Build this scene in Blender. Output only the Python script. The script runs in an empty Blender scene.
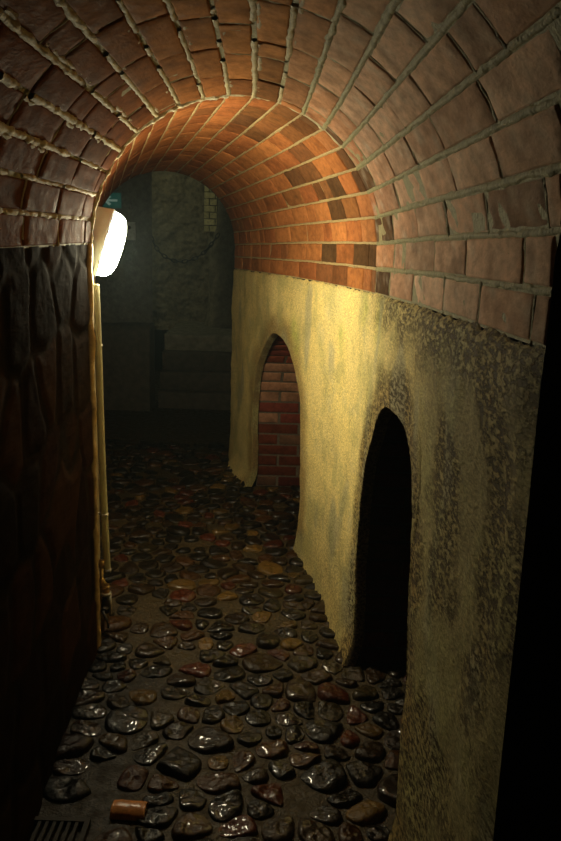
import bpy, bmesh, math, random
import numpy as np
from mathutils import Vector, noise
random.seed(7)
HAZE=.0045
S = bpy.context.scene
C = S.collection
PI = math.pi

# ------------------------------------------------------------------ basics
class MB:
    """collects verts / faces / per-vertex colour / material index"""
    def __init__(s): s.v=[]; s.f=[]; s.c=[]; s.m=[]; s.sm=[]
    def vert(s,p,c=(1,1,1)):
        s.v.append(tuple(p)); s.c.append(c); return len(s.v)-1
    def face(s,ids,m=0,sm=True): s.f.append(ids); s.m.append(m); s.sm.append(sm)
    def grid(s,rows,cols,fn,m=0,sm=True,closed=False,flip=False):
        """fn(i,j)->(p,c); rows x cols vertices"""
        b=len(s.v)
        for i in range(rows):
            for j in range(cols):
                p,c=fn(i,j); s.vert(p,c)
        for i in range(rows-1):
            for j in range(cols-(0 if closed else 1)):
                j2=(j+1)%cols
                q=(b+i*cols+j,b+i*cols+j2,b+(i+1)*cols+j2,b+(i+1)*cols+j)
                s.face(q[::-1] if flip else q,m,sm)
    def box(s,x0,x1,y0,y1,z0,z1,m=0,c=(1,1,1)):
        b=len(s.v)
        for z in (z0,z1):
            for x,y in ((x0,y0),(x1,y0),(x1,y1),(x0,y1)): s.vert((x,y,z),c)
        for q in ((3,2,1,0),(4,5,6,7),(0,1,5,4),(1,2,6,5),(2,3,7,6),(3,0,4,7)):
            s.face(tuple(b+k for k in q),m,False)
    def tube(s,pts,r,n=12,c=(1,1,1),m=0,cap=True):
        pts=[Vector(p) for p in pts]; rs=r if isinstance(r,(list,tuple)) else [r]*len(pts)
        b=len(s.v); up=None
        for i,p in enumerate(pts):
            d=(pts[min(i+1,len(pts)-1)]-pts[max(i-1,0)]).normalized()
            if up is None:
                up=Vector((0,0,1)) if abs(d.z)<.9 else Vector((0,1,0))
            a=d.cross(up).normalized(); up=a.cross(d).normalized()
            for k in range(n):
                t=2*PI*k/n; s.vert(p+(a*math.cos(t)+up*math.sin(t))*rs[i],c)
        for i in range(len(pts)-1):
            for k in range(n):
                s.face((b+i*n+k,b+i*n+(k+1)%n,b+(i+1)*n+(k+1)%n,b+(i+1)*n+k),m)
        if cap:
            s.face(tuple(b+k for k in range(n))[::-1],m,False)
            s.face(tuple(b+(len(pts)-1)*n+k for k in range(n)),m,False)
    def build(s,name,mats,parent=None,loc=None):
        me=bpy.data.meshes.new(name)
        off=Vector(loc) if loc else Vector((0,0,0))
        me.from_pydata([tuple(Vector(p)-off) for p in s.v],[],[tuple(f) for f in s.f])
        if not isinstance(mats,(list,tuple)): mats=[mats]
        for m in mats: me.materials.append(m)
        me.polygons.foreach_set('material_index',s.m)
        me.polygons.foreach_set('use_smooth',s.sm)
        ca=me.color_attributes.new('Col','FLOAT_COLOR','POINT')
        arr=np.ones((len(s.v),4),np.float32); arr[:,:3]=np.array(s.c,np.float32)
        ca.data.foreach_set('color',arr.ravel())
        me.update()
        o=bpy.data.objects.new(name,me); C.objects.link(o)
        o.location=off
        if parent:
            o.parent=parent
        return o

def struct(o,label=None,cat=None):
    o['kind']='structure'
    if label: o['label']=label
    if cat: o['category']=cat
    return o
def thing(name,label,cat,loc=(0,0,0),group=None):
    o=bpy.data.objects.new(name,None); C.objects.link(o); o.location=loc
    o.empty_display_size=.05
    o['label']=label; o['category']=cat
    if group: o['group']=group
    return o
def tag(o,label,cat,group=None):
    o['label']=label; o['category']=cat
    if group: o['group']=group
    return o
def N(p,sc,seed=0): return noise.noise(Vector((p[0]*sc+seed*7.3,p[1]*sc+seed*3.1,p[2]*sc-seed*5.7)))
def lerp(a,b,t): return a+(b-a)*t
def mix(a,b,t): return tuple(a[k]+(b[k]-a[k])*t for k in range(3))
def sstep(a,b,x):
    t=min(1,max(0,(x-a)/(b-a))); return t*t*(3-2*t)

# ------------------------------------------------------------------ materials
def mat(name,base=(.5,.5,.5),rough=.7,colattr=True,nscale=60,namt=.25,bump=.4,bdist=.004,bscale=120,metal=0,
        spec=.5,nscale2=None,rvar=0,coat=0,tint=None,emis=None,ys=1):
    m=bpy.data.materials.new(name); m.use_nodes=True
    nt=m.node_tree; nd=nt.nodes; lk=nt.links; nd.clear()
    out=nd.new('ShaderNodeOutputMaterial'); b=nd.new('ShaderNodeBsdfPrincipled')
    lk.new(b.outputs[0],out.inputs[0])
    tc=nd.new('ShaderNodeTexCoord')
    geo=nd.new('ShaderNodeNewGeometry')
    mpp=nd.new('ShaderNodeMapping'); mpp.inputs['Scale'].default_value=(1,ys,1); lk.new(geo.outputs['Position'],mpp.inputs[0])
    if colattr:
        a=nd.new('ShaderNodeAttribute'); a.attribute_name='Col'; col=a.outputs['Color']
        mx=nd.new('ShaderNodeMix'); mx.data_type='RGBA'; mx.blend_type='MULTIPLY'; mx.inputs[0].default_value=1
        lk.new(col,mx.inputs[6]); mx.inputs[7].default_value=(*base,1); col=mx.outputs[2]
    else:
        r=nd.new('ShaderNodeRGB'); r.outputs[0].default_value=(*base,1); col=r.outputs[0]
    n=nd.new('ShaderNodeTexNoise'); n.inputs['Scale'].default_value=nscale; n.inputs['Detail'].default_value=5
    n.inputs['Roughness'].default_value=.65
    lk.new(mpp.outputs[0],n.inputs['Vector'])
    mr=nd.new('ShaderNodeMapRange'); mr.inputs[1].default_value=.3; mr.inputs[2].default_value=.7
    mr.inputs[3].default_value=1-namt; mr.inputs[4].default_value=1+namt
    lk.new(n.outputs['Fac'],mr.inputs[0])
    vm=nd.new('ShaderNodeVectorMath'); vm.operation='SCALE'
    lk.new(col,vm.inputs[0]); lk.new(mr.outputs[0],vm.inputs['Scale']); col=vm.outputs[0]
    if nscale2:
        n2=nd.new('ShaderNodeTexNoise'); n2.inputs['Scale'].default_value=nscale2; n2.inputs['Detail'].default_value=3
        lk.new(geo.outputs['Position'],n2.inputs['Vector'])
        cr=nd.new('ShaderNodeMapRange'); cr.inputs[1].default_value=.5; cr.inputs[2].default_value=.72
        cr.inputs[3].default_value=0; cr.inputs[4].default_value=.6
        lk.new(n2.outputs['Fac'],cr.inputs[0])
        m2=nd.new('ShaderNodeMix'); m2.data_type='RGBA'; lk.new(cr.outputs[0],m2.inputs[0]); lk.new(col,m2.inputs[6])
        m2.inputs[7].default_value=(*(tint or base),1); col=m2.outputs[2]
    lk.new(col,b.inputs['Base Color'])
    b.inputs['Roughness'].default_value=rough; b.inputs['Metallic'].default_value=metal
    b.inputs['Specular IOR Level'].default_value=spec
    if coat:
        b.inputs['Coat Roughness'].default_value=.09
        nw=nd.new('ShaderNodeTexNoise'); nw.inputs['Scale'].default_value=7; lk.new(geo.outputs['Position'],nw.inputs['Vector'])
        rw=nd.new('ShaderNodeMapRange'); rw.inputs[1].default_value=.42; rw.inputs[2].default_value=.62
        rw.inputs[3].default_value=.04; rw.inputs[4].default_value=coat
        lk.new(nw.outputs['Fac'],rw.inputs[0]); lk.new(rw.outputs[0],b.inputs['Coat Weight'])
    if rvar:
        n3=nd.new('ShaderNodeTexNoise'); n3.inputs['Scale'].default_value=25
        lk.new(geo.outputs['Position'],n3.inputs['Vector'])
        r3=nd.new('ShaderNodeMapRange'); r3.inputs[1].default_value=.35; r3.inputs[2].default_value=.65
        r3.inputs[3].default_value=max(.03,rough-rvar); r3.inputs[4].default_value=rough+rvar
        lk.new(n3.outputs['Fac'],r3.inputs[0]); lk.new(r3.outputs[0],b.inputs['Roughness'])
    if bump:
        nb=nd.new('ShaderNodeTexNoise'); nb.inputs['Scale'].default_value=bscale; nb.inputs['Detail'].default_value=4
        nb.inputs['Roughness'].default_value=.6
        lk.new(mpp.outputs[0],nb.inputs['Vector'])
        bp=nd.new('ShaderNodeBump'); bp.inputs['Strength'].default_value=bump; bp.inputs['Distance'].default_value=bdist
        lk.new(nb.outputs['Fac'],bp.inputs['Height']); lk.new(bp.outputs[0],b.inputs['Normal'])
    if emis:
        b.inputs['Emission Color'].default_value=(*emis[0],1); b.inputs['Emission Strength'].default_value=emis[1]
    return m

M_brick=mat('brick',(1,1,1),.78,nscale=45,namt=.28,bump=.7,bdist=.003,bscale=120,rvar=.1,spec=.02,ys=.5)
M_mortar=mat('mortar',(1,1,1),.75,nscale=70,namt=.3,bump=.8,bdist=.006,bscale=110)
M_dark=mat('dark_wall',(.05,.045,.04),.9,colattr=False,bump=.5,bdist=.01,bscale=20)
M_cobble=mat('wet_cobble',(.38,.33,.22),.42,nscale=90,namt=.45,bump=.7,bdist=.006,bscale=90,rvar=.14,spec=.3,coat=.8)
M_bed=mat('wet_mortar_bed',(.56,.46,.22),.62,nscale=60,namt=.35,bump=.9,bdist=.010,bscale=70,rvar=.2)
M_stone=mat('rubble_stone',(.20,.165,.12),.95,spec=.02,nscale=18,namt=.4,ys=.35,bump=.3,bdist=.01,bscale=45)
M_rock=mat('rough_rock',(1,1,1),.85,nscale=18,namt=.4,bump=1,bdist=.02,bscale=25)

def plaster_mat():
    m=bpy.data.materials.new('yellow_plaster'); m.use_nodes=True
    nt=m.node_tree; nd=nt.nodes; lk=nt.links; nd.clear()
    out=nd.new('ShaderNodeOutputMaterial'); b=nd.new('ShaderNodeBsdfPrincipled'); lk.new(b.outputs[0],out.inputs[0])
    geo=nd.new('ShaderNodeNewGeometry'); a=nd.new('ShaderNodeAttribute'); a.attribute_name='Col'
    # G channel of Mask = pitting amount
    k=nd.new('ShaderNodeAttribute'); k.attribute_name='Pit'
    def noi(sc,det=4,ro=.6,ve=None):
        n=nd.new('ShaderNodeTexNoise'); n.inputs['Scale'].default_value=sc; n.inputs['Detail'].default_value=det; n.inputs['Roughness'].default_value=ro
        lk.new(ve if ve else geo.outputs['Position'],n.inputs['Vector']); return n.outputs['Fac']
    def mr(x,a0,a1,b0,b1):
        r=nd.new('ShaderNodeMapRange'); r.inputs[1].default_value=a0; r.inputs[2].default_value=a1; r.inputs[3].default_value=b0; r.inputs[4].default_value=b1
        lk.new(x,r.inputs[0]); return r.outputs[0]
    def mul(x,y):
        r=nd.new('ShaderNodeMath'); r.operation='MULTIPLY'; lk.new(x,r.inputs[0])
        if isinstance(y,(int,float)): r.inputs[1].default_value=y
        else: lk.new(y,r.inputs[1])
        return r.outputs[0]
    def mixc(f,c0,c1):
        r=nd.new('ShaderNodeMix'); r.data_type='RGBA'; lk.new(f,r.inputs[0]); lk.new(c0,r.inputs[6])
        if isinstance(c1,tuple): r.inputs[7].default_value=(*c1,1)
        else: lk.new(c1,r.inputs[7])
        return r.outputs[2]
    col=a.outputs['Color']
    col=mixc(mr(noi(4.5,6,.65),.47,.62,0,.6),col,(.40,.37,.14))     # grey-green weather patches
    col=mixc(mr(noi(8,4,.7),.55,.7,0,.45),col,(.62,.55,.30))      # paler washes
    mp=nd.new('ShaderNodeMapping'); mp.inputs['Scale'].default_value=(1,.42,1); lk.new(geo.outputs['Position'],mp.inputs[0])
    grain=noi(170,3,.7,mp.outputs[0])
    fine=mr(grain,.3,.65,.5,1.22)
    vm=nd.new('ShaderNodeVectorMath'); vm.operation='SCALE'; lk.new(col,vm.inputs[0]); lk.new(fine,vm.inputs['Scale']); col=vm.outputs[0]
    # pits: dark brown holes where the surface has spalled
    pit=mr(noi(95,5,.72,mp.outputs[0]),.46,.56,0,1)
    pf=mul(pit,k.outputs['Fac'])
    col=mixc(pf,col,(.075,.050,.018))
    lk.new(col,b.inputs['Base Color']); b.inputs['Roughness'].default_value=.8
    b.inputs['Specular IOR Level'].default_value=.3
    h=nd.new('ShaderNodeMath'); h.operation='SUBTRACT'; lk.new(mul(grain,.5),h.inputs[0]); lk.new(mul(pf,.9),h.inputs[1])
    bp=nd.new('ShaderNodeBump'); bp.inputs['Strength'].default_value=.9; bp.inputs['Distance'].default_value=.007
    lk.new(h.outputs[0],bp.inputs['Height']); lk.new(bp.outputs[0],b.inputs['Normal'])
    return m
M_plaster=plaster_mat()

# ------------------------------------------------------------------ plan of the passage (metres)
WR=[(.50,-1.6),(.38,1.1),(.355,2.0),(.335,2.4),(.31,2.78),(.25,3.3),(.12,3.93),(-.05,4.5),(-.17,5.0),(-.36,5.73)]
WRy=[p[1] for p in WR]; WRx=[p[0] for p in WR]
# smooth version of the right wall in plan
_ty=np.linspace(-1.6,5.73,400); _tx=np.interp(_ty,WRy,WRx)
_k=np.hanning(31); _k/=_k.sum(); _pad=np.concatenate([_tx[0]+( _tx[1]-_tx[0])*np.arange(-15,0),_tx,_tx[-1]+(_tx[-1]-_tx[-2])*np.arange(1,16)])
_txs=np.convolve(_pad,_k,'valid')
def Rx(y): return float(np.interp(y,_ty,_txs))
def zspr(y): return float(np.interp(y,[-1.6,1.1,2.0,2.8,3.5,4.5,5.73],[1.50,1.452,1.435,1.414,1.40,1.388,1.364]))
def zc(y): return float(np.interp(y,[-1.6,2.8,5.73],[1.55,1.55,1.52]))
CR=2.78; LC=(-.685,2.87); LE=(-1.29,5.5)
def Lp(t):
    if t<=CR: return (LC[0]+(CR-t)*.0455, LC[1]-(CR-t))
    f=(t-CR)/(5.73-CR); return (lerp(LC[0],LE[0],f),lerp(LC[1],LE[1],f))
def vault(t,a,h=0):
    """t along, a in 0..1 from right springing over the crown to the left springing, h into the room"""
    R=(Rx(t),t); L=Lp(t); W=math.hypot(R[0]-L[0],R[1]-L[1]); r=W/2
    cx,cy=(R[0]+L[0])/2,(R[1]+L[1])/2; ux,uy=(R[0]-L[0])/W,(R[1]-L[1])/W
    z0=zspr(t); z1=zc(t); tot=(z1-z0)+PI*r; d=a*tot
    if d<z1-z0: return (cx+ux*(r-h),cy+uy*(r-h),z0+d)
    th=(d-(z1-z0))/r
    rr=r-h
    return (cx+ux*rr*math.cos(th),cy+uy*rr*math.cos(th),z1+rr*math.sin(th))

def brick_patch(mb,fn,u0,u1,v0,v1,col,nu=7,nv=5,h0=.0,drop=.0065,rough=.0018,mid=0,seed=0,chip=.0,vs_=0,pale=False):
    nu+=2; nv+=2
    su=[0,.0,.5,1,1]; 
    du=u1-u0; dv=v1-v0; ev=1/vs_ if vs_ else 1
    e1,e2=.0022,.0055
    us=[u0,u0+e1]+[lerp(u0+e2,u1-e2,k) for k in np.linspace(0,1,nu-4)]+[u1-e1,u1]
    vs=[v0,v0+e1*ev]+[lerp(v0+e2*ev,v1-e2*ev,k) for k in np.linspace(0,1,nv-4)]+[v1-e1*ev,v1]
    tu=random.uniform(-.0025,.0025); tv=random.uniform(-.002,.002)
    def g(i,j):
        u=us[i];v=vs[j]
        p=fn(u,v,0)
        edge=(i in(0,nu-1)) or (j in (0,nv-1))
        fu=(i/(nu-1)-.5)*2; fv=(j/(nv-1)-.5)*2
        h=h0+tu*.5*fu+tv*.5*fv+N(p,28,seed)*rough*.7+N(p,90,seed)*rough*.5
        if chip and N(p,14,seed+3)>.42: h-=chip
        if edge: h-=drop
        elif i in(1,nu-2) or j in (1,nv-2): h-=.0012+.0012*max(0,N(p,50,seed+2))
        # wavy outline
        w=.0025*N(p,60,seed+5)
        return fn(u,v,h),mix(mix(col,tuple(c*.6 for c in col),max(0,min(1,1.6*N(p,16,seed+9)))),(.62,.58,.48),(max(0,N(p,24,seed+4)-.15)*.8 if pale else 0))
    mb.grid(nu,nv,g)

def ridge(mb,fn,path,r,col,m=1,seed=0,gaps=0,rn=.5):
    """half-round bead of mortar along path of (u,v); fn(u,v,h)"""
    n=5; prev=None
    for i,(u,v,du,dv) in enumerate(path):   # du,dv = width direction per metre
        p=fn(u,v,0); q=1.2*N(p,7,seed)+.25*N(p,27,seed)
        if gaps and q<gaps: prev=None; continue
        rr=r*(1+rn*N(p,35,seed+1)+rn*.6*N(p,90,seed+2)); 
        off=.004*N(p,22,seed+4)
        ids=[]
        for k in range(n):
            a=PI*k/(n-1)
            w=off-math.cos(a)*rr; hh=-.006+math.sin(a)*rr*.95
            ids.append(mb.vert(fn(u+du*w,v+dv*w,hh),col))
        if prev:
            for k in range(n-1): mb.face((prev[k],prev[k+1],ids[k+1],ids[k]),m)
        prev=ids

# ------------------------------------------------------------------ brick vault
NC=20
def tcut(a):   # where the near vault stops on the right (side passage opens)
    th=a*180
    return float(np.interp(th,[0,14,30,42,60,80,95],[1.15,1.15,1.06,.97,.72,.2,-1.6]))
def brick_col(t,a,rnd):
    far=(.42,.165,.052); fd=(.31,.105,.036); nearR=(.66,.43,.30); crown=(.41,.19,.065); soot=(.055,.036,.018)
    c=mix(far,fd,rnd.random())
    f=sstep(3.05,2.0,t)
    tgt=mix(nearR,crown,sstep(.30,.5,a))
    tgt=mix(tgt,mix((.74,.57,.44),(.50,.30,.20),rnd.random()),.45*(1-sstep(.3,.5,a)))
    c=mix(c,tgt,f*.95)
    if a>.55: c=mix(c,(.13,.040,.012),.92*sstep(.5,.8,a))  # weak light on the left of the vault, painted into the brick colour
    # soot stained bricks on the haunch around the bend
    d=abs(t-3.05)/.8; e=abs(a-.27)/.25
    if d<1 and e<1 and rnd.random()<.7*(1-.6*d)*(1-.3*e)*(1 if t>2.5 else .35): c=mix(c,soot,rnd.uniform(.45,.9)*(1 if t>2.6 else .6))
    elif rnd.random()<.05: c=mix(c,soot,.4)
    v=rnd.uniform(.82,1.16)
    return tuple(x*v for x in c)

def build_vault(name,t0,t1,near):
    mb=MB(); rnd=random.Random(11 if near else 23)
    mort_far=(.36,.27,.12); mort_near=(.25,.23,.105)
    # mortar backing
    na=84; nt=int((t1-t0)/.035)+1
    ts=[lerp(t0,t1,k/(nt-1)) for k in range(nt)]
    def g(i,j):
        a=j/(na-1); t=ts[i]
        if near: t=max(t,min(tcut(a),t1))
        p=vault(t,a,0)
        h=(-.0055 if not near else -.0025-.003*sstep(.35,.5,a))+.0022*N(p,40)+.0015*N(p,15,3)
        return vault(t,a,h),mix(mort_far,mort_near,sstep(3.2,2.4,t)) if True else None
    mb.grid(nt,na,g,m=1)
    for c in range(NC):
        a0=c/NC; a1=(c+1)/NC; am=(a0+a1)/2
        W=1.655
        ja=(.0052 if near else .0042)/W
        ln=.34 if near else .27
        t=t0+rnd.uniform(-.3,0) if near else t0-rnd.choice([0,.5])*ln-rnd.uniform(0,.04)
        if near: t=t1-math.ceil((t1-t0)/ln+1)*ln-(.5*ln if c%2 else 0)+rnd.uniform(-.03,.03)
        while t<t1-.01:
            L=ln*rnd.uniform(.88,1.1)
            if rnd.random()<.12: L*=.5
            b0,b1=max(t,t0),min(t+L,t1)
            if t1-b1<.05: b1=t1
            t=b1 if b1==t1 else t+L
            if near:
                tc_=tcut(am)
                b0=max(b0,tc_)
            if b1-b0<.035: continue
            tm=(b0+b1)/2; jt=.0045
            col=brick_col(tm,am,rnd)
            g0=ja*rnd.uniform(.7,1.2); g1=ja*rnd.uniform(.7,1.2)
            fine=2.78-tm<1.9 and near
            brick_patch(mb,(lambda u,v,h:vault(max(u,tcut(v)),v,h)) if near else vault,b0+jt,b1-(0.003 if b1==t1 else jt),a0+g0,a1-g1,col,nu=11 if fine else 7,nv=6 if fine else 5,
                        h0=rnd.uniform(-.002,.0025),vs_=1.655,pale=(near and am<.42),seed=rnd.randint(0,40),chip=.006 if rnd.random()<.2 else 0,
                        rough=.0022 if near else .0016)
            if near and rnd.random()<.78 and b0>t0+.1 and b0>max(tcut(a0),tcut(a1))+.02:     # proud cross joints
                path=[(b0+0*k,lerp(a0,a1,k/8),1,0) for k in range(9)]
                ridge(mb,vault,path,.0058 if am>.3 else .0066,(.33,.29,.15) if am>.3 else (.25,.23,.105),seed=rnd.randint(0,30),gaps=-.2 if am>.35 else -.6)
    # proud pointing along the courses
    for c in range(1,NC):
        a=c/NC
        if near:
            st=max(t0,tcut(a)); n=int((t1-st)/.012)
            if n<3: continue
            crown=sstep(.36,.5,a)
            r=lerp(.0075,rnd.uniform(.0075,.0105),crown)
            path=[(lerp(st,t1,k/n),a,0,1/1.655) for k in range(n+1)]
            ridge(mb,vault,path,r,(.40,.34,.18) if crown>.5 else (.25,.23,.105),seed=c,gaps=-.55+.22*crown if crown>.3 else 0,rn=.4+.1*crown)
            if crown>.6 and rnd.random()<.6:   # squeezed-out second bead beside it
                o=rnd.choice([-1,1])*.013/1.655
                st2=max(st,1.2)
                path=[(lerp(st2,t1,k/90),a+o,0,1/1.655) for k in range(91)]
                ridge(mb,vault,path,r*.7,(.33,.27,.15),seed=c+50,gaps=.05,rn=.7)
        else:
            n=140
            path=[(lerp(t0,t1,k/n),a,0,1/1.655) for k in range(n+1)]
            ridge(mb,vault,path,.0052,mort_far,seed=c+9,rn=.35)
    if near:  # mortar bead along the arris where the passage bends
        path=[(CR-.004,lerp(.30,1.0,k/110),1,0) for k in range(111)]
        ridge(mb,vault,path,.0085,(.50,.45,.28),seed=77,rn=.6)
        path=[(CR+.004,lerp(.55,1.0,k/110),1,0) for k in range(111)]
        ridge(mb,lambda u,v,h:vault(u,v,h+.004),path,.0105,(.72,.66,.45),seed=71,rn=.7)
    o=mb.build(name,[M_brick,M_mortar]); return struct(o)
build_vault('ceiling',-1.6,CR,True)
build_vault('ceiling',CR,5.73,False)

# ------------------------------------------------------------------ plastered right wall with two arched openings
# arch outlines along the wall (y, z), from the near side springing over the apex to the far side
A2=[(1.88,0),(1.88,.45),(1.90,.70),(1.945,.92),(2.02,1.03),(2.13,1.085),(2.27,1.105),(2.44,1.09),(2.59,1.0),(2.70,.875),(2.775,.67),(2.79,.40),(2.785,0)]
A1=[(3.93,0),(3.93,.55),(3.96,.72),(4.04,.88),(4.16,1.0),(4.32,1.065),(4.51,1.062),(4.70,.985),(4.89,.84),(4.985,.64),(5.0,.5),(5.0,0)]
def resample(A,n=72):
    P=[Vector((y,z)) for y,z in A]
    # Catmull-Rom on the curved part
    Q=[]
    for i in range(len(P)-1):
        p0=P[max(i-1,0)];p1=P[i];p2=P[i+1];p3=P[min(i+2,len(P)-1)]
        for k in range(12):
            t=k/12
            if i in (0,len(P)-2): Q.append(p1.lerp(p2,t)); continue
            Q.append(.5*((2*p1)+(p2-p0)*t+(2*p0-5*p1+4*p2-p3)*t*t+(3*p1-p0-3*p2+p3)*t**3))
    Q.append(P[-1])
    return Q
arches=[resample(A2),resample(A1)]
def arch_top(ar,y):
    """height of the opening at wall position y"""
    best=0
    for p,q in zip(ar,ar[1:]):
        lo,hi=min(p.x,q.x),max(p.x,q.x)
        if lo-1e-9<=y<=hi+1e-9:
            z=max(p.y,q.y) if hi-lo<1e-6 else lerp(p.y,q.y,(y-p.x)/(q.x-p.x))
            best=max(best,z)
    return best
segd=[]
def arch_dist(y,z):
    d=9
    for ar in arches:
        if ar[0].x-.4<y<ar[-1].x+.4:
            for p in ar[::3]:
                d=min(d,math.hypot(p.x-y,p.y-z))
    return d
def Pw(y,z,h=0):
    """point on the right wall, h>0 into the passage"""
    x=Rx(y); s=(Rx(y+.02)-Rx(y-.02))/.04
    n=Vector((-1,s,0)).normalized()
    e=.012*N((0,y,z),3,1)+.006*N((0,y,z),9,2)+.0025*N((0,y,z),40,4)
    top=zspr(y)+.011*N((0,y,0),16,6)+.006*N((0,y,0),50,6)-z
    if top<0: z+=top
    if top<.05: e*=max(0,top/.05); e-=.002*(1-top/.05)
    e+=.009*sstep(0,.012,top)
    e*=sstep(1.13,1.22,y)
    if z<.14:
        fl=lerp(.022,.06,sstep(4.8,5.2,y))*(1-.8*sstep(5.45,5.7,y))
        e+=fl*(1-z/.14)**2
    return Vector((x,y,z))+n*(e+h)
def plaster_col(y,z):
    d=arch_dist(y,z); p=(0,y,z)
    base=mix((.84,.66,.23),(.76,.62,.26),.5+.5*N(p,4,2))
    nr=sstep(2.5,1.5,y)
    base=mix(base,(.36,.28,.11),nr*.85)  # lamp falloff put into the colour: plaster darkens towards the near end
    ring=sstep(.17,.05,d+.05*N(p,7,6))
    base=mix(base,(.34,.20,.055),ring*(.7 if y>3 else .6))
    # green algae smears
    for (gy,gz,s) in ((4.12,1.14,.05),(4.06,1.08,.05),(2.62,1.33,.07),(2.9,1.36,.06),(3.3,1.2,.05)):
        g=math.exp(-((y-gy)**2+((z-gz)*.7)**2)/(s*s))
        base=mix(base,(.26,.36,.04),.75*g*(.6+.5*N(p,25,3)))
    # grey repair smears
    g=sstep(.25,.5,N((0,y*1.0,z*.45),7,8)); base=mix(base,(.36,.35,.24),g*.6)
    low=sstep(.25,.0,z); base=mix(base,(.36,.25,.08),low*.5)
    pit=.06+.14*max(0,N(p,6,1))
    pit+=.8*ring*(1 if y<3 else .25)
    pat=sstep(-.12,.25,N(p,4.5,9)+.4*N(p,13,5))
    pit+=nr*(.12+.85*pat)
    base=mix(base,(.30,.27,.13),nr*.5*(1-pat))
    pit+=.8*sstep(.16,.03,zspr(y)-z+.07*N(p,9,3))*sstep(3.0,2.3,y)
    pit+=.30*sstep(.7,.1,z)*sstep(4.2,3.2,y)
    return base,min(1,max(0,pit))
mb=MB(); pits=[]
ycols=[]
y=1.15
edges=[]
for ar in arches: edges+= [ar[0].x,max(p.x for p in ar)]
# columns
def span(a,b,st):
    n=max(1,int(round((b-a)/st))); return [lerp(a,b,k/n) for k in range(n+1)]
segs=[(1.15,1.88,False,.012),(1.88,2.79,0,.012),(2.79,3.93,False,.015),(3.93,5.0,1,.02),(5.0,5.73,False,.02)]
for (a,b,op,st) in segs:
    ys=span(a,b,st)
    nz=100
    def g(i,j):
        yy=ys[i]; zt=zspr(yy)+.02
        if op is False: z=lerp(-.03,zt,j/(nz-1))
        else:
            z0=arch_top(arches[op],min(max(yy,a+1e-4),b-1e-4)); z=lerp(z0,zt,(j/(nz-1))**1.1)
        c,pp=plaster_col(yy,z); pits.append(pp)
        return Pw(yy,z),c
    mb.grid(len(ys),nz,g,flip=False)
# plaster reveals round the openings
for ar in arches:
    prof=[(0,0),(.006,-.006),(.016,-.012),(.04,-.014)]   # depth, set-back of the opening edge (rounded arris)
    def g(i,j):
        p=ar[i]; d,s=prof[j]
        q=Pw(p.x,max(p.y,0) if 0 else p.y,0)
        a_=ar[max(i-1,0)]; b_=ar[min(i+1,len(ar)-1)]; t=(b_-a_).normalized(); n=Vector((t.y,-t.x))  # outward from the opening? 
        cyy=(ar[0].x+ar[-1].x)/2
        if n.x*(p.x-cyy)+n.y*(p.y-.3)>0: n=-n
        c,pp=plaster_col(p.x,p.y); pits.append(pp)
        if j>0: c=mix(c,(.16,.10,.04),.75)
        w=.004*N(q,30,2) if j>0 else 0
        return q+Vector((d,n.x*(-s+w)*-1*-1 if 0 else n.x*(-s*.5),n.y*(-s*.5))),c
    mb.grid(len(ar),len(prof),g)
wr=mb.build('wall_right',M_plaster); struct(wr)
pa=wr.data.attributes.new('Pit','FLOAT','POINT'); pa.data.foreach_set('value',np.array(pits,np.float32))

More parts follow.
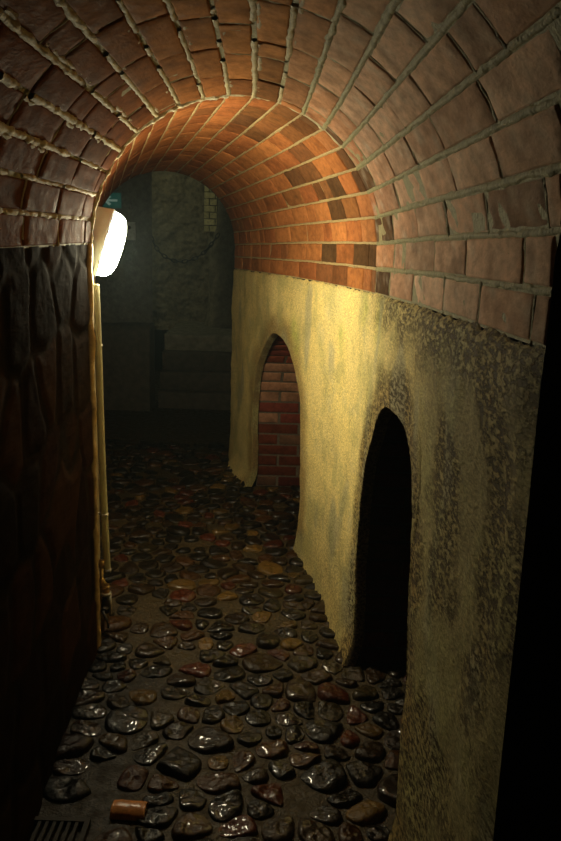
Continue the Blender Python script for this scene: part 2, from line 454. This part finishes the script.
# brick linings of the two openings + their dark ends
for idx,ar in enumerate(arches):
    cum=[0]
    for p,q in zip(ar,ar[1:]): cum.append(cum[-1]+(q-p).length)
    tot=cum[-1]; ys=[p.x for p in ar]; zs=[p.y for p in ar]
    cyy=(ar[0].x+ar[-1].x)/2
    def lin(u,v,h,cum=cum,ys=ys,zs=zs,cyy=cyy):
        """u depth (m), v along the outline (m), h towards the opening"""
        y0=float(np.interp(v,cum,ys)); z0=float(np.interp(v,cum,zs))
        e=.01; y1=float(np.interp(v+e,cum,ys)); z1=float(np.interp(v+e,cum,zs)); y2=float(np.interp(v-e,cum,ys)); z2=float(np.interp(v-e,cum,zs))
        t=Vector((y1-y2,z1-z2)).normalized(); n=Vector((t.y,-t.x))
        if n.x*(cyy-y0)+n.y*(.3-z0)<0: n=-n
        h-=.004
        return (Rx(y0)+.025+u,y0+n.x*h,z0+n.y*h)
    mb=MB(); rnd=random.Random(5+idx)
    nv=int(tot/.03)
    mb.grid(12,nv+1,lambda i,j: (lin(i*.075,tot*j/nv,-.006),(.03,.022,.014) if idx==0 else (.11,.08,.05)),m=1)  # near opening's mortar coloured nearly black for its shade
    rows=int(round(tot/.071)); 
    for r in range(rows):
        v0=tot*r/rows; v1=tot*(r+1)/rows
        u=-.0 if r%2 else -.13
        while u<.80:
            b0=max(0,u)+.004; b1=min(.82,u+.262)-.004; u+=.27
            if b1-b0<.03: continue
            q=rnd.random()
            c=(.30,.075,.038)
            if q<.14: c=(.38,.19,.11)
            elif q<.35: c=(.22,.05,.032)
            k=rnd.uniform(.8,1.15)*(.22 if idx==0 else .8); c=tuple(x*k for x in c)  # shade of the near opening painted in as much darker bricks
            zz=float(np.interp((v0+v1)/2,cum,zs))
            if idx==1:  # far opening: lit middle rows and shadowed foot painted into the bricks
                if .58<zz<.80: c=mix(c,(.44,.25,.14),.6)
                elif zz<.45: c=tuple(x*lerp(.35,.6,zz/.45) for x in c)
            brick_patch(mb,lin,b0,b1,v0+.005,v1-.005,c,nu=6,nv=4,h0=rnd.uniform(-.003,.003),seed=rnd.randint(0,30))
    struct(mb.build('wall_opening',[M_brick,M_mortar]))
    mb=MB()
    y0,y1=ar[0].x-.03,ar[-1].x+.03
    mb.grid(14,12,lambda i,j:((Rx((y0+y1)/2)+.82+.02*N((i,j,0),.7),lerp(y0-.1,y1+.1,i/13),lerp(-.02,1.15,j/11)),(1,1,1)))
    struct(mb.build('wall_opening_end',M_dark))

# end face of the wall towards the side passage on the right (faces away from the lamp)
mb=MB()
bd=[(.378,1.15,-.02+1.48*k/12) for k in range(12)]
bd=[(Pw(1.15,z).x,1.15,z) for _,_,z in bd]
for k in range(60):
    a=k/59*.53
    t=tcut(a); bd.append(vault(t,a,0))
def g(i,j):
    x,y,z=bd[i]; f=j/9
    X=lerp(x,2.2,f**1.5)
    w=.012*N((X,y,z),8) if 0<j else 0
    return (X,y+w,z+ (w if i>12 else 0)),(1,1,1)
mb.grid(len(bd),10,g)
struct(mb.build('wall_side_passage',M_dark))
mb=MB(); mb.box(2.2,2.3,-1.7,1.3,-.05,2.5); struct(mb.build('wall_far_side',M_dark))
mb=MB(); mb.box(-.8,2.3,-1.72,-1.6,-.05,2.5); struct(mb.build('wall_back',M_dark))

# ------------------------------------------------------------------ rubble stone wall on the left
rs=random.Random(3)
cells=[]
yy=-1.7; 
zrow=0; 
while zrow<1.7:
    hrow=rs.uniform(.16,.30); y=-1.8+rs.uniform(0,.2)
    while y<3.1:
        w=rs.uniform(.14,.36); cells.append((y+w/2,zrow+hrow/2+rs.uniform(-.05,.05),rs.random(),rs.uniform(-.01,.012))); y+=w
    zrow+=hrow
cells.append((2.42,.72,.5,.020))
carr=np.array([(c[0],c[1]) for c in cells])
def Pl(y,z,h):
    t=y-LC[1]+CR; L=Lp(min(t,CR)); return Vector((L[0]+h,L[1],z))
stc=[(.13,.065,.028),(.075,.042,.02),(.17,.09,.036),(.055,.035,.02),(.10,.062,.03)]
mb=MB()
ysg=[lerp(-1.6,1.6,k/60) for k in range(60)]+[lerp(1.6,2.87,k/130) for k in range(131)]
ZL=1.553
nz=130
def g(i,j):
    y=ysg[i]; z=lerp(-.03,ZL,j/(nz-1))
    wy=y+.05*N((0,y,z),5,1); wz=z+.05*N((0,y,z),5,2)
    d=np.abs(carr-np.array([wy,wz])); d=np.sqrt((d[:,0]*.85)**2+(d[:,1]*1.05)**2)
    d[-1]-=.10; o=np.argsort(d)[:2]; gap=d[o[1]]-d[o[0]]
    f=sstep(.012,.06,gap); c=cells[int(o[0])]
    h=-.010+f*(.005+c[3]*.25)+.0012*N((0,y,z),14)+f*.0006*N((0,y,z),40)
    col=mix((.085,.065,.04),stc[int(c[2]*4.99)],sstep(.01,.03,gap))
    e=sstep(2.87,2.83,y)             # run out to the mortared corner
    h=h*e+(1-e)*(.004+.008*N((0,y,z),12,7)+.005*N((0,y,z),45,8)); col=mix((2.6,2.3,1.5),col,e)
    return Pl(y,z,h),col
mb.grid(len(ysg),nz,g,flip=True)
struct(mb.build('wall_left',M_stone))
# continuation of the left wall beyond the bend, plastered with mortar
mb=MB()
def g(i,j):
    f=(i/50)**1.5; z=lerp(-.03,1.553,j/79)
    x=lerp(LC[0],LE[0],f); y=lerp(LC[1],LE[1],f)
    h=.004+.008*N((0,2.87,z),12,7)+.005*N((0,2.87,z),45,8)
    if i>0: h=lerp(h,.004+.006*N((x,y,z),14),min(1,i/3)) 
    return (x+h,y+h*.2,z),mix((.42,.34,.17),(.30,.25,.14),.5+.5*N((x,y,z),9))
mb.grid(51,80,g)
struct(mb.build('wall_left_beyond_bend',M_mortar))

# ------------------------------------------------------------------ floor
def fz(x,y): return .012*N((x,y,0),1.8,3)+.004*N((x,y,0),9,4)
floor=MB()
FX0,FX1,FY0,FY1=-2.8,2.2,-1.6,9.4
def gf(i,j):
    x=lerp(-1.7,1.3,i/150); y=lerp(.9,6.1,j/260)
    z=fz(x,y)-.004+.004*N((x,y,0),30)
    return (x,y,z),mix(mix((.055,.042,.018),(.085,.064,.025),.5+.5*N((x,y,0),6)),(.02,.015,.008),sstep(-.25,-.5,x)*(y<2.7))  # shadow of the left corner painted dark into the bed
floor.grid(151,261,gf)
for q in ((FX0,-1.7,.9-.9-1.7,9.4),(1.3,2.25,-1.7,9.4),(-1.7,1.3,-1.7,.9),(-1.7,1.3,6.1,9.4)):
    x0,x1,y0,y1=q
    floor.grid(12,12,lambda i,j:((lerp(x0,x1,i/11),lerp(y0,y1,j/11),-.004),(.07,.055,.035)))
fl=floor.build('floor',M_bed); struct(fl)

# cobbles: weighted Voronoi cells, shrunk, rounded and domed
rc=random.Random(21)
pts=[]
def inside(x,y):
    xr=Rx(min(y,5.73))+.0
    for ar in arches:
        if ar[0].x+.03<y<ar[-1].x-.03: xr+=.45
    if y<1.15: xr=.9
    if y>5.73: xr=.0
    xl=(Lp(y-LC[1]+CR)[0] if y<LC[1] else lerp(LC[0],LE[0],(y-LC[1])/(LE[1]-LC[1])) if y<5.5 else -1.5)
    return xl+.01<x<xr-.02
tries=0
while tries<30000:
    tries+=1
    x=rc.uniform(-1.5,1.3); y=rc.uniform(1.0,6.0)
    if not inside(x,y): continue
    r=rc.choice([.032,.036,.040,.045,.055,.07]) if y<3.3 else rc.choice([.034,.04,.048,.055])
    if y<2.7 and x<-.40 and rc.random()<.6: continue
    if all((x-a)**2+((y-b)*1.12)**2>(r*.94+q)**2 for a,b,q in pts): pts.append((x,y,r))
grate_rect=(-.80,-.47,1.55,1.93)
def inrect(x,y,r): return r[0]<x<r[1] and r[2]<y<r[3]
pts=[p for p in pts if not inrect(p[0],p[1],(grate_rect[0]-.05,grate_rect[1]+.03,grate_rect[2]-.05,grate_rect[3]+.05)) and not inrect(p[0],p[1],(-.47,-.31,1.86,2.03))]
cob=MB()
for i,(x,y,r) in enumerate(pts):
    if rc.random()<.07: continue
    gp=rc.uniform(.0035,.0095)
    R=r*1.55; poly=[Vector((x+R*1.15*math.cos(2*PI*k/14),y+R*math.sin(2*PI*k/14))) for k in range(14)]
    for a,b,q in pts:
        dd=math.hypot(a-x,b-y)
        if 0<dd<R+q*1.6+.02:
            n=Vector(((a-x)/dd,(b-y)/dd)); w=(dd*dd+r*r-q*q)/(2*dd)-gp
            new=[]
            for p,s in zip(poly,poly[1:]+poly[:1]):
                dp=(p-Vector((x,y))).dot(n)-w; ds=(s-Vector((x,y))).dot(n)-w
                if dp<=0: new.append(p)
                if (dp<0)!=(ds<0) and abs(dp-ds)>1e-9: new.append(p.lerp(s,dp/(dp-ds)))
            poly=new
            if len(poly)<3: break
    if len(poly)<3: continue
    for _ in range(2):   # Chaikin rounding
        poly=[q for p,s in zip(poly,poly[1:]+poly[:1]) for q in (p.lerp(s,.25),p.lerp(s,.75))]
    cx=sum(p.x for p in poly)/len(poly); cy=sum(p.y for p in poly)/len(poly)
    # resample to 20 by angle
    angs=sorted((math.atan2(p.y-cy,p.x-cx),math.hypot(p.x-cx,p.y-cy)) for p in poly)
    aa=[a for a,_ in angs]; rr=[q for _,q in angs]
    aa=[aa[-1]-2*PI]+aa+[aa[0]+2*PI]; rr=[rr[-1]]+rr+[rr[0]]
    nearst=y<3.4
    n=40 if nearst else 20
    q=rc.random()
    if q<.46: col=(.030,.022,.012)
    elif q<.66: col=(.085,.048,.018)
    elif q<.80: col=(.17,.075,.018)
    elif q<.87: col=(.24,.055,.018)
    elif q<.94: col=(.13,.10,.045)
    else: col=(.40,.25,.07)
    k=rc.uniform(.35,.75)*(1-.75*sstep(-.32,-.55,cx)*(cy<2.8)); col=tuple(c*k for c in col)  # same corner shadow painted into the stones by the left wall
    hh=min(.017,.22*sum(rr)/len(rr))*rc.uniform(.7,1.25); tx=rc.uniform(-.18,.18); ty=rc.uniform(-.18,.18); sd=rc.randint(0,50)
    b=len(cob.v); rings=[(1.0,-.010),(.99,.15),(.90,.62),(.74,.90),(.48,1.0),(.2,1.0)] if not nearst else [(1.0,-.010),(.995,.15),(.96,.45),(.90,.66),(.82,.82),(.72,.92),(.61,.97),(.50,1.0),(.39,1.0),(.27,1.0),(.14,1.0)]
    for (sc,hf) in rings:
        for t in range(n):
            th=-PI+2*PI*(t+.5)/n; rad=float(np.interp(th,aa,rr))*sc
            X=cx+rad*math.cos(th); Y=cy+rad*math.sin(th)
            Z=fz(cx,cy)+(hh*hf if hf>0 else -.012)+(tx*(X-cx)+ty*(Y-cy))*max(0,hf)
            w=N((X,Y,.1*sd),26,sd)*.008*hf+N((X,Y,.1*sd),62,sd)*.0042*hf+N((X,Y,.1*sd),130,sd)*.0018*hf
            cob.vert((X,Y,Z+w),col)
    for k in range(len(rings)-1):
        for t in range(n):
            cob.face((b+k*n+t,b+k*n+(t+1)%n,b+(k+1)*n+(t+1)%n,b+(k+1)*n+t))
    top=cob.vert((cx,cy,fz(cx,cy)+hh*1.0),col); kb=b+(len(rings)-1)*n
    for t in range(n): cob.face((kb+t,kb+(t+1)%n,top))
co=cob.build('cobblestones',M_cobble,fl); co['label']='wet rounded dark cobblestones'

# ------------------------------------------------------------------ bulkhead lamp
M_house=mat('lamp_housing',(.72,.84,.96),.45,colattr=False,nscale=30,namt=.06,bump=0)
M_glow=mat('lamp_diffuser',(.9,.9,.9),.3,colattr=False,bump=0,emis=((1,.90,.60),120))
M_gask=mat('lamp_gasket',(.30,.27,.24),.6,colattr=False,bump=0)
lc=Vector((-.770,3.13,1.575))
lamp=thing('bulkhead_lamp','lit white oval bulkhead lamp fixed to the left wall beyond the corner','lamp',lc)
nrm=Vector((.95,.16,-.30)).normalized(); upv=(Vector((0,0,1))-nrm*nrm.z).normalized(); sd=upv.cross(nrm).normalized()
def oval(prof,name,m,closecap=True,parent=lamp):
    mb=MB(); n=48; 
    def g(i,j):
        hl,hw,d=prof[i]; t=2*PI*j/n; ct,st=math.cos(t),math.sin(t)
        e=2.5; a=abs(ct)**(2/e)*(1 if ct>=0 else -1)*hl; b_=abs(st)**(2/e)*(1 if st>=0 else -1)*hw
        return upv*a+sd*b_+nrm*d,(1,1,1)
    mb.grid(len(prof),n,g,closed=True)
    k=len(prof)-1; mb.face(tuple(k*n+t for t in range(n)))
    mb.face(tuple(t for t in range(n))[::-1])
    return mb.build(name,m,parent)
oval([(.115,.065,-.01),(.122,.070,.01),(.128,.076,.05),(.132,.080,.072),(.132,.080,.080)],'housing',M_house)
oval([(.128,.077,.079),(.1285,.0775,.083),(.127,.075,.085)],'gasket',M_gask)
oval([(.125,.073,.084),(.123,.072,.098),(.117,.066,.118),(.101,.052,.134),(.068,.034,.144),(.03,.014,.147)],'diffuser',M_glow)
mb=MB(); mb.tube([upv*-.125+nrm*.03,upv*-.150+nrm*.02],.013,14); mb.build('cable_gland',M_gask,lamp)
for a in (-1,1):
    mb=MB(); mb.tube([upv*(.085*a)+nrm*-.012,upv*(.085*a)+nrm*-.03],.016,10); mb.build('mounting_foot',M_gask,lamp)

# conduit
M_pvc=mat('conduit_plastic',(.55,.54,.36),.35,colattr=False,nscale=20,namt=.12,bump=.1)
M_tie=mat('tie_metal',(.75,.73,.65),.3,colattr=False,bump=0,metal=.3)
pp=[(-.722,3.06,1.40),(-.717,3.05,1.30),(-.711,3.04,1.1),(-.706,3.03,.85),(-.699,3.02,.6),(-.692,3.01,.42),(-.685,3.0,.27)]
pipe=thing('conduit_pipe','pale plastic conduit pipe running down the wall corner below the lamp','pipe',(-.685,3.0,.27))
def smooth(ps,n=8):
    ps=[Vector(p) for p in ps]; Q=[]
    for i in range(len(ps)-1):
        p0=ps[max(i-1,0)];p1=ps[i];p2=ps[i+1];p3=ps[min(i+2,len(ps)-1)]
        for k in range(n):
            t=k/n; Q.append(.5*((2*p1)+(p2-p0)*t+(2*p0-5*p1+4*p2-p3)*t*t+(3*p1-p0-3*p2+p3)*t**3))
    Q.append(ps[-1]); return Q
org=Vector((-.685,3.0,.27))
mb=MB(); mb.tube([p-org+Vector((.006,0,0)) for p in smooth(pp)],.0145,16); mb.build('pipe_run',M_pvc,pipe)
for z in (1.17,.50):
    x=float(np.interp(z,[.27,.42,.6,.85,1.1,1.3,1.4],[-.685,-.692,-.699,-.706,-.711,-.717,-.722])); y=float(np.interp(z,[.27,1.4],[3.0,3.06]))
    mb=MB(); c=Vector((x+.006,y,z))-org
    mb.tube([c+Vector((0,0,-.004)),c+Vector((0,0,.004))],.0168,16)
    mb.box(c.x-.05,c.x-.012,c.y-.002,c.y+.006,c.z-.004,c.z+.004)
    mb.build('pipe_clip',M_tie,pipe)
mb=MB(); c=Vector((.006,0,0)); mb.tube([c+Vector((.0,0,.004)),c+Vector((.0,0,-.012))],.0165,16); mb.build('end_collar',M_gask,pipe)

# tap / valve group at the foot of the corner
M_brass=mat('old_brass',(.45,.30,.12),.35,colattr=False,metal=.8,nscale=60,namt=.3,bump=.2)
M_iron=mat('dark_iron',(.05,.045,.04),.5,colattr=False,metal=.5,bump=.4)
M_white=mat('white_fitting',(.55,.50,.38),.4,colattr=False,bump=0)
vo=Vector((-.682,2.985,0.0))
valve=thing('water_valve','small brass and iron water valve at the foot of the left corner','valve',vo)
def T(name,m,segs,parent=valve):
    mb=MB()
    for pts,r in segs: mb.tube([Vector(p) for p in pts],r,14)
    return mb.build(name,m,parent)
T('riser_pipe',M_brass,[([(-.016,0,-.01),(-.016,0,.30)],.008),([(-.016,0,.285),(-.016,0,.315)],.0115),([(-.016,0,.20),(-.016,0,.235)],.013)])
T('valve_body',M_iron,[([(0,0,.09),(0,0,.12),(0,0,.165)],[.014,.019,.015]),([(0,0,.115),(.0,-.045,.115)],.012)])
T('collar',M_white,[([(0,0,.166),(0,0,.178)],.021)])
T('union_nut',M_brass,[([(0,0,.178),(0,0,.21)],.0155),([(-.016,0,.225),(0,0,.21)],.009)])
T('side_tube',M_white,[([(.016,0,.08),(.016,0,.18)],.0055)])
T('lever',M_iron,[([(0,-.045,.115),(0,-.06,.12),(.018,-.065,.085),(.022,-.066,.055)],[.006,.006,.005,.005])])
T('spout',M_brass,[([(0,0,.09),(.0,0,.055)],.011),([(-.016,0,.10),(-.016,0,.045)],.009)])

# ------------------------------------------------------------------ drain grate and terracotta pipe stub
M_grate=mat('grate_iron',(.02,.018,.016),.8,colattr=False,metal=0,bump=.3)
x0,x1,y0,y1=-.80+.14,-.49,1.56,1.905
gr=thing('drain_grate','black iron drain grate in the floor beside the left wall','grate',((x0+x1)/2,(y0+y1)/2,0))
ox,oy=(x0+x1)/2,(y0+y1)/2
mb=MB(); hx,hy=(x1-x0)/2,(y1-y0)/2; w=.014
for q in ((-hx,hx,-hy,-hy+w),(-hx,hx,hy-w,hy),(-hx,-hx+w,-hy+w,hy-w),(hx-w,hx,-hy+w,hy-w)): mb.box(q[0],q[1],q[2],q[3],-.004,.016)
mb.build('grate_frame',M_grate,gr)
nb=6
for k in range(nb):
    xx=-hx+w+(2*hx-2*w)*(k+1)/(nb+1)
    mb=MB(); mb.box(xx-.0045,xx+.0045,-hy+w,hy-w,0,.014); mb.build('grate_bar',M_grate,gr)
for k in range(2):
    yy=-hy+(2*hy)*(k+1)/3
    mb=MB(); mb.box(-hx+w,hx-w,yy-.004,yy+.004,.0,.012); mb.build('cross_bar',M_grate,gr)
M_terra=mat('terracotta',(.42,.17,.05),.3,colattr=False,nscale=50,namt=.3,bump=.5,bdist=.004,bscale=60)
mb=MB()
def g(i,j):
    u=i/14; a=PI*j/16; r=.034*(1+.03*N((u,a,0),3))
    px=lerp(-.048,.048,u)
    e=1-.12*(abs(u-.5)*2)**6
    return (px,math.cos(a)*r*1.0,math.sin(a)*r*.8*e-.004),(1,1,1)
mb.grid(15,17,g)
mb.face([j for j in range(17)],0,False); mb.face([14*17+j for j in range(17)][::-1],0,False)
tp=mb.build('terracotta_piece',M_terra); tp.location=(-.392,1.95,.006); tp.rotation_euler=(0,0,-.05)
tag(tp,'orange half round terracotta piece set among wet cobbles near the drain grate','terracotta')

# ------------------------------------------------------------------ chamber beyond the vault
rock=(.30,.27,.17)
mb=MB()   # left wall of the chamber
mb.grid(40,50,lambda i,j:((lerp(-2.8,-1.21,i/39),7.4+.02*N((i*.1,0,j*.1),2),lerp(-.03,3.1,j/49)),mix((.10,.10,.09),(.16,.15,.12),.5+.5*N((i*.2,j*.2,0),1.3))))
mb.grid(8,50,lambda i,j:((-1.21*(1+i*.006),7.4*(1+i*.005)+(.02*N((39*.1,0,j*.1),2) if i==0 else 0),lerp(-.03,3.1,j/49)),(.10,.10,.085)))
struct(mb.build('wall_chamber_left',M_rock))
mb=MB()
def g(i,j):
    x=lerp(-2.6,.2,i/130); z=lerp(.5,3.1,j/150)
    n1=N((x,0,z),7,1); n2=abs(N((x*.9,0,z*1.2),21,2)); n3=N((x,0,z),44,3)
    return (x,9.25-.05*n1-.07*n2-.025*n3,z),mix(rock,(.20,.18,.11),.5+.5*N((x,0,z),9))
mb.grid(131,151,g)
struct(mb.build('wall_chamber_rock',M_rock))
mb=MB(); mb.box(.0,.1,5.75,9.4,-.03,3.1); struct(mb.build('wall_chamber_right',M_dark))
mb=MB(); mb.box(-2.9,-2.8,5.6,9.4,-.03,3.1); struct(mb.build('wall_chamber_side',M_dark))
mb=MB(); mb.box(-2.9,.1,5.6,9.5,3.1,3.2); struct(mb.build('ceiling_chamber',M_dark))
# wall above and beside the vault mouth
mb=MB()
def g(i,j):
    a=i/40; p=vault(5.73,a,0); 
    if i==0 and False: pass
    th=a*PI; out=(-.86+2.2*math.cos(th),5.62,1.5+2.0*math.sin(th))
    return Vector(p).lerp(Vector(out),j/4),(1,1,1)
mb.grid(41,5,g)
mb.grid(2,2,lambda i,j:((lerp(-.36,1.4,i),5.73,lerp(-.03,1.52,j)),(1,1,1)))
mb.grid(2,2,lambda i,j:((lerp(-3.1,-1.29,i),5.55,lerp(-.03,1.54,j)),(1,1,1)))
struct(mb.build('wall_vault_mouth',M_dark))

M_step=mat('step_stone',(.07,.055,.035),.8,colattr=False,nscale=14,namt=.4,bump=.6,bdist=.01,bscale=30)
M_land=mat('landing_stone',(.22,.21,.15),.8,colattr=False,nscale=14,namt=.4,bump=.6,bdist=.01,bscale=30)
st=thing('stone_steps','dark stone steps rising to a landing at the far end of the passage','steps',(-.8,7.3,0))
hs=[0,.15,.32,.49,.64]; dy=[0,.13,.26,.40]
for k in range(4):
    mb=MB(); z0,z1=hs[k],hs[k+1]; yb=1.66; r=.012
    x0,x1=-.44,.8
    xs=[-.345+.825*i/20 for i in range(21)]
    prof=[(dy[k]+.01,z0-.01),(dy[k]+.004,z0+.02),(dy[k],z1-r*2),(dy[k]+.004,z1-r*.6),(dy[k]+r,z1),(dy[k]+.06,z1),(yb,z1+.002)]
    mb.grid(21,len(prof),lambda i,j:((xs[i],prof[j][0]+.01*N((xs[i],prof[j][1],k),7),prof[j][1]+.008*N((xs[i],k,prof[j][0]),6)-(.004 if j==6 else 0)),(1,1,1)))
    mb.build('step' if k<3 else 'landing',M_step if k<3 else M_land,st)
mb=MB()
def g(i,j):
    x=lerp(-2.7,-1.20,i/30); P=[(7.16,-.02),(7.15,.3),(7.16,.72),(7.18,.765),(7.23,.775),(7.36,.78)]
    y,z=P[j]; return (x,y+.02*N((x,y,z),5),z+.012*N((x,y,z),4)),(.9,.8,.7)
mb.grid(31,6,g)
mb.grid(2,6,lambda i,j:(g(30,j)[0] if i==0 else (-1.185,7.36,[-.02,.3,.72,.765,.775,.78][j]),(.9,.8,.7)))
lg=mb.build('stone_ledge',M_step); tag(lg,'low dark stone ledge left of the steps at the passage end','ledge')

# pillar with a strip of pale bricks
pil=thing('stone_pillar','rough pillar right of the rock wall with pale bricks up its left edge','pillar',(-.6,8.6,.64))
mb=MB()
def g(i,j):
    n=36; th=2*PI*j/n; z=lerp(0,2.45,i/60); r=.20+.03*N((math.cos(th),math.sin(th),z),3)+.012*N((math.cos(th)*2,math.sin(th)*2,z*2),6)
    r+=.05*sstep(.25,0,z)
    return (r*math.cos(th),r*math.sin(th),z),mix((.10,.09,.06),(.34,.31,.2),sstep(-.3,-.8,math.cos(th))*(.6+.6*N((th,z,0),5)))  # light from the left painted in as a paler left flank
mb.grid(61,36,g,closed=True); mb.build('pillar_shaft',M_rock,pil)
mb=MB(); rb=random.Random(2)
for k in range(22):
    z=.98+k*.066
    mb2=MB()
    s=.11 if k%2 else .05
    bm=bmesh.new(); 
    for (a,b) in ((-.245,-.245+s),(-.245+s+.008,-.115)):
        v=len(mb.v); mb.box(a,b-.004,-.17,.02,z,z+.056,0,mix((.85,.80,.42),(.62,.58,.30),rb.random()))
mb.build('pale_brick',M_brick,pil)

# chain across the landing
M_chain=mat('chain_iron',(.03,.03,.028),.5,colattr=False,metal=.4,bump=.3)
ch=thing('hanging_chain','dark iron chain slung between the left wall and the pillar above the steps','chain',(-1.24,7.5,1.56))
cp=[(-1.24,7.50,1.56),(-1.16,7.50,1.42),(-1.02,7.50,1.345),(-.88,7.50,1.355),(-.74,7.52,1.44),(-.62,7.55,1.60)]
cs=smooth(cp,6)
tot=[0]
for a,b in zip(cs,cs[1:]): tot.append(tot[-1]+(b-a).length)
nl=17
for k in range(nl):
    s=tot[-1]*(k+.5)/nl; i=max(1,next((q for q in range(len(tot)) if tot[q]>=s),len(tot)-1))
    f=(s-tot[i-1])/(tot[i]-tot[i-1]); c=cs[i-1].lerp(cs[i],f); d=(cs[i]-cs[i-1]).normalized()
    side=Vector((0,1,0)) if k%2 else d.cross(Vector((0,1,0))).normalized()
    L_=.032 if k!=13 else .045; Wd=.014 if k!=13 else .04
    ring=[c+d*(L_*math.cos(2*PI*q/14))+side*(Wd*math.sin(2*PI*q/14))-Vector((-1.24,7.5,1.56)) for q in range(15)]
    mb=MB(); mb.tube(ring,.0055 if k!=13 else .009,6,cap=False); mb.build('link',M_chain,ch)
mb=MB(); mb.tube([(0,-.09,0.01),(0,0.0,.01)],.012,8); mb.build('wall_hook',M_chain,ch)

# signs on the chamber wall
M_green=mat('sign_green',(.02,.16,.12),.4,colattr=False,bump=0,emis=((.03,.30,.24),.05))
M_sw=mat('sign_white',(.55,.6,.55),.4,colattr=False,bump=0,emis=((.5,.8,.65),.10))
M_grey=mat('plate_grey',(.45,.48,.46),.5,colattr=False,bump=0)
sg=thing('exit_sign','small green sign with a white arrow pointing left above the lamp','sign',(-1.60,7.37,1.80))
mb=MB(); mb.box(-.15,.12,-.012,.012,-.005,.125); mb.build('sign_panel',M_green,sg)
mb=MB(); b=len(mb.v)
for x,z in ((-.035,.06),(.015,.105),(.035,.09),(.008,.069),(.09,.069),(.09,.051),(.008,.051),(.035,.03),(.015,.015)):
    mb.vert((x,-.0150,z))
for x,z in ((-.035,.06),(.015,.105),(.035,.09),(.008,.069),(.09,.069),(.09,.051),(.008,.051),(.035,.03),(.015,.015)):
    mb.vert((x,-.0115,z))
mb.face(list(range(9)),0,False)
for k in range(9): mb.face((k,(k+1)%9,9+(k+1)%9,9+k),0,False)
mb.build('arrow',M_sw,sg)
pl=thing('wall_plate','small pale square plate on the dark far wall right of the lamp','plate',(-1.41,7.37,1.60))
mb=MB(); mb.box(-.055,.055,-.012,.01,-.08,.08); mb.build('plate_panel',M_grey,pl)
mb=MB()
mb.tube([(0,-.020,.03),(0,-.011,.03)],.018,16); mb.build('plate_button',M_iron,pl)

# ------------------------------------------------------------------ light
def point(name,loc,e,col,r=.06):
    l=bpy.data.lights.new(name,'POINT'); l.energy=e; l.color=col; l.shadow_soft_size=r
    o=bpy.data.objects.new(name,l); o.location=loc; C.objects.link(o); return o
point('chamber_light',(-1.95,8.02,2.6),5,(1,.97,.62),.08)
w=bpy.data.worlds.new('World'); S.world=w; w.use_nodes=True
w.node_tree.nodes['Background'].inputs[0].default_value=(.004,.004,.004,1)
w.node_tree.nodes['Background'].inputs[1].default_value=.2

# faint haze volume, added to stand in for lens glare round the lamp
if HAZE:
    nt=w.node_tree; v_=nt.nodes.new('ShaderNodeVolumeScatter')
    v_.inputs['Color'].default_value=(.72,.95,1,1); v_.inputs['Density'].default_value=HAZE; v_.inputs['Anisotropy'].default_value=.2
    nt.links.new(v_.outputs[0],nt.nodes['World Output'].inputs['Volume'])
# ------------------------------------------------------------------ camera
cam=bpy.data.cameras.new('camera'); co_=bpy.data.objects.new('camera',cam); C.objects.link(co_)
f=800.; cam.sensor_fit='VERTICAL'; cam.sensor_height=36; cam.sensor_width=24; cam.lens=f/841*36
cam.clip_start=.05
p=math.radians(13); r=math.radians(1.8)
fw=Vector((0,math.cos(p),-math.sin(p))); rt=Vector((1,0,0)); up=rt.cross(fw)
rt2=rt*math.cos(r)+up*math.sin(r); up2=-rt*math.sin(r)+up*math.cos(r)
from mathutils import Matrix
co_.matrix_world=Matrix(((rt2.x,up2.x,-fw.x,0),(rt2.y,up2.y,-fw.y,0),(rt2.z,up2.z,-fw.z,1.6),(0,0,0,1)))
S.camera=co_
vs=S.view_settings; vs.view_transform='Standard'; vs.look='None'; vs.gamma=1; vs.use_curve_mapping=False
vs.exposure=.4
